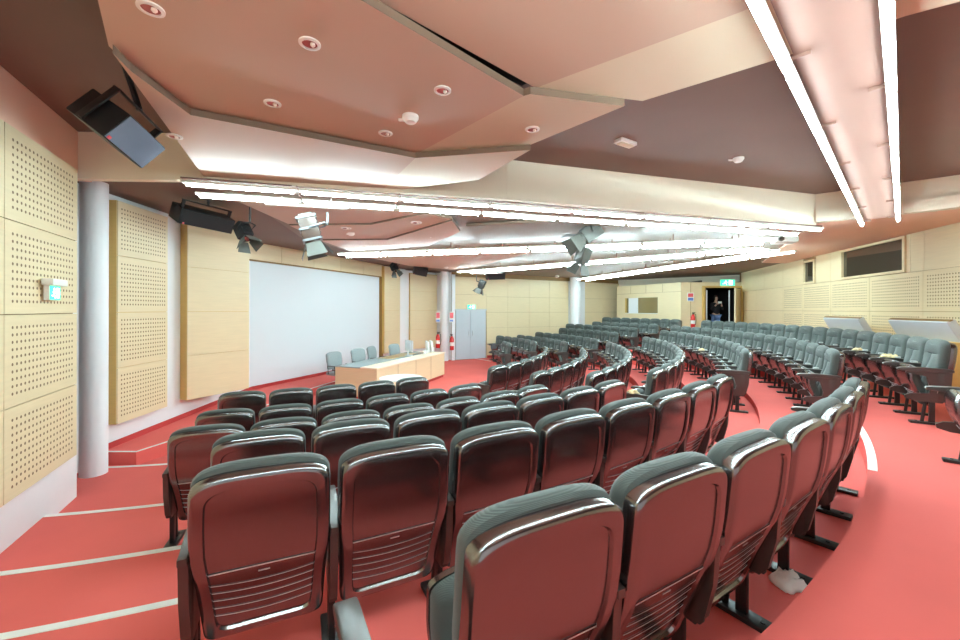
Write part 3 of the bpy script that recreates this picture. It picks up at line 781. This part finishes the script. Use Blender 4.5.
stage_chair(-2.42, 12.05, rz-.2, 'grey office chair behind the desk beside the monitor')
t = thing('round_table', 'round white table standing before the long wooden desk', 'table', (-1.50, 7.6, 0))
m = MB(); m.lathe([(.38, .70), (.405, .705), (.405, .722), (.39, .727)], 40); m.obj('tabletop', M['paper'], t)
m = MB(); m.cyl((0, 0, .02), (0, 0, .70), .035); m.obj('pedestal', M['trim'], t)
m = MB(); m.lathe([(.24, 0), (.24, .012), (.04, .03)], 28); m.obj('base', M['trim'], t)
m = MB()
for k in range(1): m.box((0, 0, 0), (.001, .001, .001))

# control consoles by the rear wall
def console(x0, x1, yt, label, t0):
    a, b = rw(t0), rw(t0-1.35); A_, B_ = Vector(a+(0,)), Vector(b+(0,)); dd = (B_-A_).normalized(); n = Vector((-rd.y, rd.x, 0))
    t = thing('control_console', label, 'console', (A_+B_)/2+n*.45+Vector((0, 0, .70)), 0)
    t.matrix_world = frame((A_+B_)/2+n*.42+Vector((0, 0, .70)), dd, -n, Vector((0, 0, 1)))
    m = MB(); m.box((0, .1, .42), (1.3, .55, .84), b=.01); m.obj('cabinet', M['wood_edge'], t)
    m = MB(); tl = Matrix.Translation((0, -.05, .98)) @ Matrix.Rotation(math.radians(28), 4, 'X')
    m.box((0, 0, 0), (1.26, .12, .42), T=tl, b=.02); m.obj('hood', M['grey'], t)
    m = MB(); m.box((0, 0, .215), (1.28, .05, .012), T=tl); m.obj('hood_trim', M['wood_brown'], t)
console(0, 0, 0, 'control console with pale grey slanted hood by the rear wall, nearer the doorway', -.85)
console(0, 0, 0, 'control console with pale grey slanted hood behind the end chair of the rear row', -2.95)

# ------------------------------------------------------------------ ceiling fittings
def downlight(x, y, Z, label, r=.085):
    p = at(x, y, Z); t = thing('downlight', label, 'light', (p.x, p.y, Z), 0, 'recessed downlights')
    m = MB(); m.lathe([(r, .0), (r, -.008), (r*.72, -.012), (r*.70, .0)], 28); m.obj('ring', M['lampring'], t)
    m = MB(); m.lathe([(r*.70, -.004), (r*.45, -.002), (.001, -.002)], 24); m.obj('reflector', M['lampred'], t)
    m = MB(); m.lathe([(r*.22, -.003), (r*.24, -.014), (r*.12, -.022), (.001, -.024)], 16); o = m.obj('bulb', M['lampbulb'], t); o.location = (r*.3, 0, 0)
for x, y, Z, lb in ((150, 8, Z1, 'round downlight with white ring above the big loudspeaker'), (309, 43, Z1, 'round downlight alone in the upper middle of brown plate'),
                    (272, 103, Z1, 'round downlight near the dark joint of the brown plate, towards loudspeakers'), (442, 90, Z1, 'round downlight close to the black ceiling slot'),
                    (385, 133, Z1, 'round downlight beside the smoke detector, close to the dark joint'), (532, 129, Z1, 'round downlight on the beige end of the ceiling plate'),
                    (174, 136, Z0, 'round downlight just beyond the big loudspeaker')):
    downlight(x, y, Z, lb, .058)
for x, y, lb in ((346, 228, 'small downlight above the hanging stage spotlight'), (416, 222.5, 'small downlight near the end of grey plate'), (429, 236.5, 'small downlight beside the plate end over desk')):
    downlight(x, y, 3.405, lb, .09)
for x, y, Z, lb in ((410, 116, Z1, 'white smoke detector with a side bracket on the brown plate'), (738, 158, ZU, 'white smoke detector on the dark brown ceiling'), (351, 233, 3.41, 'white smoke detector over the stage beyond light strip')):
    p = at(x, y, Z); t = thing('smoke_detector', lb, 'smoke detector', (p.x, p.y, Z))
    m = MB(); m.lathe([(.062, 0), (.062, -.02), (.05, -.035), (.04, -.05), (.001, -.055)], 24); m.obj('body', M['lampring'], t)
    m = MB(); m.box((-.07, .04, -.012), (.06, .02, .02), b=.004); m.obj('bracket', M['lampring'], t)
for x, y, lb in ((446, 265, 'small white ball lamp on the ceiling near far column'), (557, 275, 'small white ball lamp on the ceiling over far wall')):
    p = at(x, y, ZL); m = MB(); m.lathe([(.03, 0), (.09, -.03), (.09, -.07), (.05, -.11), (.001, -.12)], 18); o = m.obj('ceiling_lamp', M['lampring']); o.location = p; tag(o, lb, 'light')
p = at(625, 141, ZU); t = thing('emergency_light', 'white rectangular emergency light on the dark brown ceiling', 'light', (p.x, p.y, ZU), .55)
m = MB(); m.box((0, 0, -.02), (.26, .11, .04), b=.006); m.obj('base', M['lampring'], t)
m = MB(); m.box((0, 0, -.045), (.21, .07, .02), b=.008); m.obj('diffuser', M['beige'], t)

def exit_sign(label, Tm, w, h, hung=.0):
    t = thing('exit_sign', label, 'exit sign'); t.matrix_world = Tm      # local x right, y into the wall, z up
    m = MB(); m.box((0, .02, 0), (w, .04, h), b=.004); m.obj('housing', M['housing'], t)
    m = MB(); m.box((0, -.001, 0), (w*.94, .006, h*.92)); m.obj('green_face', M['green'], t)
    m = MB(); k = h
    m.box((w*.2, -.006, 0), (w*.26, .004, h*.7))                                            # doorway
    m.cyl((-w*.12, -.006, h*.26), (-w*.12, -.002, h*.26), h*.09, n=12)                       # running figure
    for a, b in (((-.12, .14), (-.16, -.1)), ((-.16, -.1), (-.06, -.22)), ((-.06, -.22), (-.09, -.36)), ((-.16, -.1), (-.26, -.2)), ((-.26, -.2), (-.36, -.18)), ((-.12, .12), (.0, .02)), ((-.12, .12), (-.26, .04))):
        m.tube([(a[0]*w, -.005, a[1]*h), (b[0]*w, -.005, b[1]*h)], h*.045, n=6)
    m.obj('pictogram', M['exitwhite'], t)
    return t
wd = Vector((-.438, .9, 0)).normalized(); wn = Vector((.9, .438, 0)).normalized()
ps = Vector(nw(.72)+(0,))+wn*.10
es = exit_sign('green lit exit sign with white housing on the perforated side wall', frame(Vector((ps.x, ps.y, 2.16)), wd, -wn, Vector((0, 0, 1))), .19, .135)
m = MB(); m.box((0, -.0, .095), (.27, .08, .06), b=.008); m.obj('lamp_housing', M['housing'], es)
q = Vector(fw(.70)+(0,)); fn = Vector((fd.y, -fd.x, 0))
exit_sign('green exit sign above the grey double doors', frame(Vector((q.x, q.y, 2.12))+fn*.08, fd, -fn, Vector((0, 0, 1))), .38, .18)
exit_sign('green exit sign above the dark open doorway', frame(Vector((9.78, 15.80, 3.10)), Vector((1, 0, 0)), Vector((0, 1, 0)), Vector((0, 0, 1))), .6, .26)

# signs and extinguishers
def wall_sign(label, p, w, h, n, stripes):
    x = Vector((-n.y, n.x, 0)); t = thing('safety_sign', label, 'sign'); t.matrix_world = frame(p, x, -n, Vector((0, 0, 1)))
    m = MB(); m.box((0, 0, 0), (w, .01, h)); m.obj('plate', M['paper'], t)
    for k, (z0, z1, mt) in enumerate(stripes):
        m = MB(); m.box((0, -.007, (z0+z1)/2*h), (w*.8, .004, (z1-z0)*h)); m.obj('pictogram', M[mt], t)
def extinguisher(label, p, rz):
    t = thing('fire_extinguisher', label, 'fire extinguisher', p, rz)
    m = MB(); m.lathe([(.07, 0), (.08, .02), (.08, .42), (.05, .50), (.025, .53)], 20); m.obj('cylinder', M['red'], t)
    m = MB(); m.lathe([(.081, .16), (.081, .30)], 20); m.obj('label_band', M['paper'], t)
    m = MB(); m.cyl((0, 0, .53), (0, 0, .58), .025); m.box((.03, 0, .60), (.12, .03, .03), b=.005); m.obj('valve', M['iron'], t)
    m = MB(); m.tube([(.03, 0, .57), (.11, 0, .52), (.12, 0, .3), (.10, 0, .12)], .012); m.obj('hose', M['iron'], t)
vn = Vector((.3, -.95, 0)).normalized()
wall_sign('red and white safety sign on the pier, on the column side', atY(438, 317, 15.4), .17, .42, vn, ((-.1, .4, 'signred'), (-.42, -.25, 'signblue')))
wall_sign('red and white safety sign on the pier, next to the grey doors', atY(451.5, 317, 15.4), .17, .42, vn, ((-.1, .4, 'signred'), (-.42, -.25, 'signblue')))
e1 = atY(438, 348, 15.35); e2 = atY(452, 350, 15.35)
extinguisher('red fire extinguisher hanging on the pier on the column side', e1, .5)
extinguisher('red fire extinguisher hanging on the pier next to the grey doors', e2, 2.4)
wall_sign('small red and white safety sign on the booth wall beside dark doorway', atY(690.5, 297, 15.9), .26, .34, Vector((0, -1, 0)), ((0, .42, 'signred'), (-.42, -.1, 'signblue')))
extinguisher('red fire extinguisher at the booth wall beside the dark doorway', atY(693, 328, 15.7), 0)

# loudspeakers
def speaker_box(name, label, T, w, h, dp, grille=True, bracket=None):
    t = thing(name, label, 'loudspeaker'); t.matrix_world = T            # local x: width, y: out of the front, z: up
    m = MB(); m.box((0, -dp/2, 0), (w, dp, h), b=.012); m.obj('cabinet', M['spk'], t)
    m = MB(); vs = []; fs = []; n = 10                                   # bowed grille
    for i in range(n+1):
        u = i/n-.5; y = .004+.035*(1-(2*u)**2)*(1 if grille else .3)
        vs += [(u*w*.95, y, -h*.46), (u*w*.95, y, h*.46), (u*w*.95, -.01, h*.46), (u*w*.95, -.01, -h*.46)]
    for i in range(n):
        for k in range(4): fs.append((4*i+k, 4*i+(k+1) % 4, 4*i+4+(k+1) % 4, 4*i+4+k))
    fs += [(0, 1, 2, 3), tuple(4*n+k for k in (3, 2, 1, 0))]
    m.add(vs, fs); m.obj('grille', M['grille'] if grille else M['spk'], t)
    m = MB(); m.box((w*.42, .012 if not grille else .010, -h*.4), (.022, .01, .022), b=.003); m.obj('badge', M['signred'], t)
    return t
def view(x, y):
    v = Vector(((x-480)/F, 1, (hor(x)-y)/F)).normalized(); r = Vector((v.y, -v.x, 0)).normalized(); return v, r, r.cross(v)
def aim_frame(o, n, up):
    n = n.normalized(); up = (up-n*up.dot(n)).normalized(); return frame(o, n.cross(up), n, up)
v_, r_, u_ = view(135, 143)
nrm = (r_*.45-u_*.30-v_*.84).normalized(); hv = r_*.62+u_*.72; hv = (hv-nrm*hv.dot(nrm)).normalized()
o3 = atY(136, 143, 2.75)
t = speaker_box('loudspeaker', 'big black loudspeaker with blue-grey grille hanging from the dark ceiling', aim_frame(o3, nrm, hv), .31, .22, .44)
inv = t.matrix_world.inverted()
m = MB(); base = o3-nrm*.24; up_ = Vector((base.x, base.y, ZU))
for s in (-1, 1): m.add(*(lambda q: (q.v, q.f))((lambda q: (q.box((s*.18, -.24, .05), (.012, .07, .30), b=.003), q)[1])(MB())))
m.box((0, -.24, .2), (.37, .08, .012), b=.003)
m.tube([inv @ (base+hv*.2), inv @ up_], .02); m.obj('bracket', M['iron'], t)

v_, r_, u_ = view(207, 221)
nrm = r_*.38-u_*.28-v_*.85; hv = u_+r_*.14
o3 = atY(208, 222, 5.6)
t = speaker_box('loudspeaker', 'long black loudspeaker hanging above the wooden box panel', aim_frame(o3, nrm, hv), .70, .21, .30, False)
inv = t.matrix_world.inverted(); m = MB()
m.box((-.3, -.12, .14), (.03, .04, .12)); m.box((.3, -.12, .14), (.03, .04, .12)); m.box((0, -.12, .20), (.64, .04, .012))
m.tube([(0, -.12, .2), inv @ Vector(((t.matrix_world @ Vector((0, -.12, .2))).x, (t.matrix_world @ Vector((0, -.12, .2))).y, ZS))], .015); m.obj('bracket', M['iron'], t)
for x, y, Y, w, lb, xa in ((420.5, 272, 13.2, .46, 'black loudspeaker tilted under the ceiling by the far wooden box', Vector((.9, -.2, -.35))), (496, 276.5, 15, .72, 'dark loudspeaker hanging above the grey doors', Vector((1, .1, 0)))):
    nrm = Vector((.2, -.9, -.4)).normalized(); hv = nrm.cross(xa); hv = hv if hv.z > 0 else -hv; o3 = atY(x, y, Y)
    t = speaker_box('loudspeaker', lb, aim_frame(o3, nrm, hv), w, .26, .30, False)
    inv = t.matrix_world.inverted(); m = MB(); m.tube([(0, -.1, .1), inv @ Vector((o3.x, o3.y+.1, ZL))], .02); m.obj('bracket', M['iron'], t)

# stage spotlights with barn doors
def spotlight(label, pos, aim, size, body, ztop, barns=True, clamp=True):
    y = aim.normalized(); x = y.cross(Vector((0, 0, 1))).normalized(); z = x.cross(y)
    t = thing('stage_spotlight', label, 'spotlight'); t.matrix_world = frame(pos, x, y, z); s = size
    m = MB(); m.box((0, 0, 0), (.22*s, .30*s, .22*s), b=.02*s)
    for k in range(5): m.box((0, -.12*s+.05*s*k, .115*s), (.18*s, .012*s, .03*s))
    m.cyl((0, .14*s, 0), (0, .19*s, 0), .10*s, n=20); m.obj('lamp_body', body, t)
    m = MB(); m.cyl((0, .186*s, 0), (0, .193*s, 0), .085*s, n=20); m.obj('lens', M['glass'], t)
    m = MB(); m.tube([(-.13*s, 0, 0), (-.14*s, -.02*s, .2*s), (0, -.02*s, .24*s), (.14*s, -.02*s, .2*s), (.13*s, 0, 0)], .014*s)
    if body == M['monblack']:
        fr_ = MB()
        for yy in (-.15, .0, .15):
            for zz in (-.115, .115): fr_.box((0, yy*s, zz*s), (.25*s, .03*s, .02*s))
            for xx in (-.115, .115): fr_.box((xx*s, yy*s, 0), (.02*s, .03*s, .25*s))
        fr_.box((0, -.17*s, 0), (.17*s, .06*s, .17*s), b=.01); fr_.obj('silver_frame', M['silver'], t)
    inv = t.matrix_world.inverted(); yk = t.matrix_world @ Vector((0, -.02*s, .24*s))
    m.tube([(0, -.02*s, .24*s), inv @ Vector((yk.x, yk.y, ztop))], .016*s); m.obj('yoke', M['silver'] if body == M['monblack'] else M['iron'], t)
    if barns:
        for k, (ax, off) in enumerate((((1, 0), .1), ((-1, 0), .1), ((0, 1), .1), ((0, -1), .1))):
            ux, uz = ax; m = MB(); n1 = Vector((ux, 0, uz)); n2 = Vector((uz, 0, ux))
            a = n1*.10*s+Vector((0, .19*s, 0)); b = n1*.20*s+Vector((0, .37*s, 0)); e = Vector((0, .006, 0))
            q = [a-n2*.09*s, a+n2*.09*s, b+n2*.13*s, b-n2*.13*s]
            m.add(q+[p_+e for p_ in q], [(0, 1, 2, 3), (7, 6, 5, 4), (0, 4, 5, 1), (1, 5, 6, 2), (2, 6, 7, 3), (3, 7, 4, 0)]); m.obj('barn_door', M['barn'], t, smooth=False)
    return t
spotlight('silver stage spotlight with grey barn doors hanging beside the projection screen', atY(309, 229, 5.3), Vector((.25, .1, -.9)), 1.0, M['monblack'], 3.32)
spotlight('small black spotlight hanging between long loudspeaker and screen', atY(243, 231, 5.6), Vector((.45, -.2, -.75)), .72, M['spk'], ZS)
spotlight('grey spotlight with open barn doors under the second light strip, upper of two', atY(590, 233, 6.9), Vector((-.9, -.1, -.65)), 1.15, M['barn'], ZL)
spotlight('grey spotlight with barn doors below the second light strip, lower of two', atY(583, 255, 7.6), Vector((-.2, .3, -.9)), .95, M['barn'], ZL)
spotlight('small black spotlight under the ceiling at the far end of screen', atY(394, 267, 12.6), Vector((.4, -.3, -.85)), .8, M['spk'], ZS)
spotlight('black spotlight hanging from a white rail before the far wall', atY(482, 284, 14.2), Vector((-.4, .1, -.9)), .95, M['spk'], 3.3)
# rails that carry the spotlights
for (a, b, Y0, Y1, lb) in (((265, 203.5), (347, 208), 5.25, 5.35, 'white rail under the light strip carrying the silver spotlight'), ((478, 273.5), (502, 273), 14.2, 14.2, 'short white rail carrying the black spotlight at far wall')):
    p0, p1 = atY(a[0], a[1], Y0), atY(b[0], b[1], Y1); t = thing('lighting_rail', lb, 'rail'); m = MB(); m.tube([p0, p1], .022, n=10); m.obj('bar', M['lampring'], t)
    m = MB()
    for f in (.2, .8): c = p0.lerp(p1, f); m.tube([c, (c.x, c.y, ZL)], .01)
    m.obj('hanger', M['lampring'], t)
# projector
t = thing('projector', 'white ceiling projector at the rear ends of the light strips', 'projector', atY(784, 240, 8.0), 2.8)
m = MB(); m.box((0, 0, 0), (.40, .30, .13), b=.03); m.obj('case', M['housing'], t)
m = MB(); m.cyl((.10, .14, 0), (.10, .20, 0), .045); m.obj('lens', M['glass'], t)
m = MB(); m.cyl((0, 0, .06), (0, 0, ZL-t.location.z), .02); m.obj('mount', M['trim'], t)

# ------------------------------------------------------------------ person in the doorway
per = thing('person', 'person in black top and blue jeans standing in the dark doorway, hands raised', 'person', (9.87, 16.75, .89), 0)
def skin_obj(name, verts, edges, rad, mt, parent, root=0):
    me = bpy.data.meshes.new(name); me.from_pydata(verts, edges, []); o = bpy.data.objects.new(name, me); C.objects.link(o); o.parent = parent
    me.materials.append(mt); sm = o.modifiers.new('skin', 'SKIN'); sv = me.skin_vertices[0].data
    for v, r in zip(sv, rad): v.radius = (r, r) if not isinstance(r, tuple) else r
    sv[root].use_root = True; sm.use_smooth_shade = True
    ss = o.modifiers.new('subdivision', 'SUBSURF'); ss.levels = 1; ss.render_levels = 2; return o
bv = [(0, 0, .92), (0, 0, 1.12), (0, 0, 1.32), (0, 0, 1.44), (0, -.01, 1.52), (0, -.02, 1.60), (0, -.02, 1.70),
      (.18, 0, 1.38), (.24, -.08, 1.14), (.10, -.24, 1.36), (-.18, 0, 1.38), (-.24, -.08, 1.14), (-.10, -.24, 1.36),
      (.09, 0, .86), (.11, 0, .47), (.11, .01, .08), (.12, -.14, .03), (-.09, 0, .86), (-.11, 0, .47), (-.11, .01, .08), (-.12, -.14, .03)]
be = [(0, 1), (1, 2), (2, 3), (3, 4), (4, 5), (5, 6), (2, 7), (7, 8), (8, 9), (2, 10), (10, 11), (11, 12), (0, 13), (13, 14), (14, 15), (15, 16), (0, 17), (17, 18), (18, 19), (19, 20)]
br = [(.14, .1), (.13, .09), (.15, .1), .06, .05, (.075, .09), (.07, .08), .055, .042, .03, .055, .042, .03, .085, .06, .042, .035, .085, .06, .042, .035]
skin_obj('body', bv, be, br, M['skin'], per)
skin_obj('jeans', [bv[i] for i in (0, 13, 14, 15, 17, 18, 19)], [(0, 1), (1, 2), (2, 3), (0, 4), (4, 5), (5, 6)], [(.155, .115), .1, .075, .06, .1, .075, .06], M['jeans'], per)
skin_obj('shirt', [(0, 0, .90)]+[bv[i] for i in (1, 2, 3, 7, 8, 10, 11)]+[(.13, -.2, 1.31), (-.13, -.2, 1.31)], [(0, 1), (1, 2), (2, 3), (2, 4), (4, 5), (5, 8), (2, 6), (6, 7), (7, 9)], [(.175, .13), (.16, .12), (.17, .12), .07, .07, .055, .07, .055, .042, .042], M['top'], per)
m = MB(); m.lathe([(.02, 1.74), (.08, 1.70), (.098, 1.62), (.09, 1.55), (.07, 1.52)], 18); o = m.obj('hair', M['hair'], per); o.location = (0, .02, .02)
for s in (-1, 1):
    for k in range(5):
        m = MB(); z = 1.36+.022*k; x0 = s*(.10-.005*k)
        m.tube([(x0, -.25, z), (x0-s*.02, -.29, z+.008), (x0-s*.055, -.30, z+.004)], .0095, n=7); m.obj('thumb' if k == 4 else 'finger', M['skin'], per)
c = MB(); c.box((0, 0, 0), (.14, .05, .09), b=.01); c.cyl((0, -.02, 0), (0, -.08, 0), .035); o = c.obj('hand_camera', M['paper']); o.location = (9.87, 16.46, .89+1.44); tag(o, 'small pale camera held up by the person in the dark doorway', 'camera')

# ------------------------------------------------------------------ light and colour
wld = bpy.data.worlds.new('world'); bpy.context.scene.world = wld; wld.use_nodes = True
wld.node_tree.nodes['Background'].inputs[0].default_value = (.02, .02, .02, 1)
sc = bpy.context.scene
sc.view_settings.view_transform = 'Standard'; sc.view_settings.look = 'None'; sc.view_settings.gamma = 1; sc.view_settings.exposure = 0.95
sc.view_settings.use_curve_mapping = False
sc.cycles.max_bounces = 10; sc.cycles.diffuse_bounces = 6; sc.cycles.glossy_bounces = 4
sc.cycles.use_denoising = True; sc.cycles.sample_clamp_indirect = 6
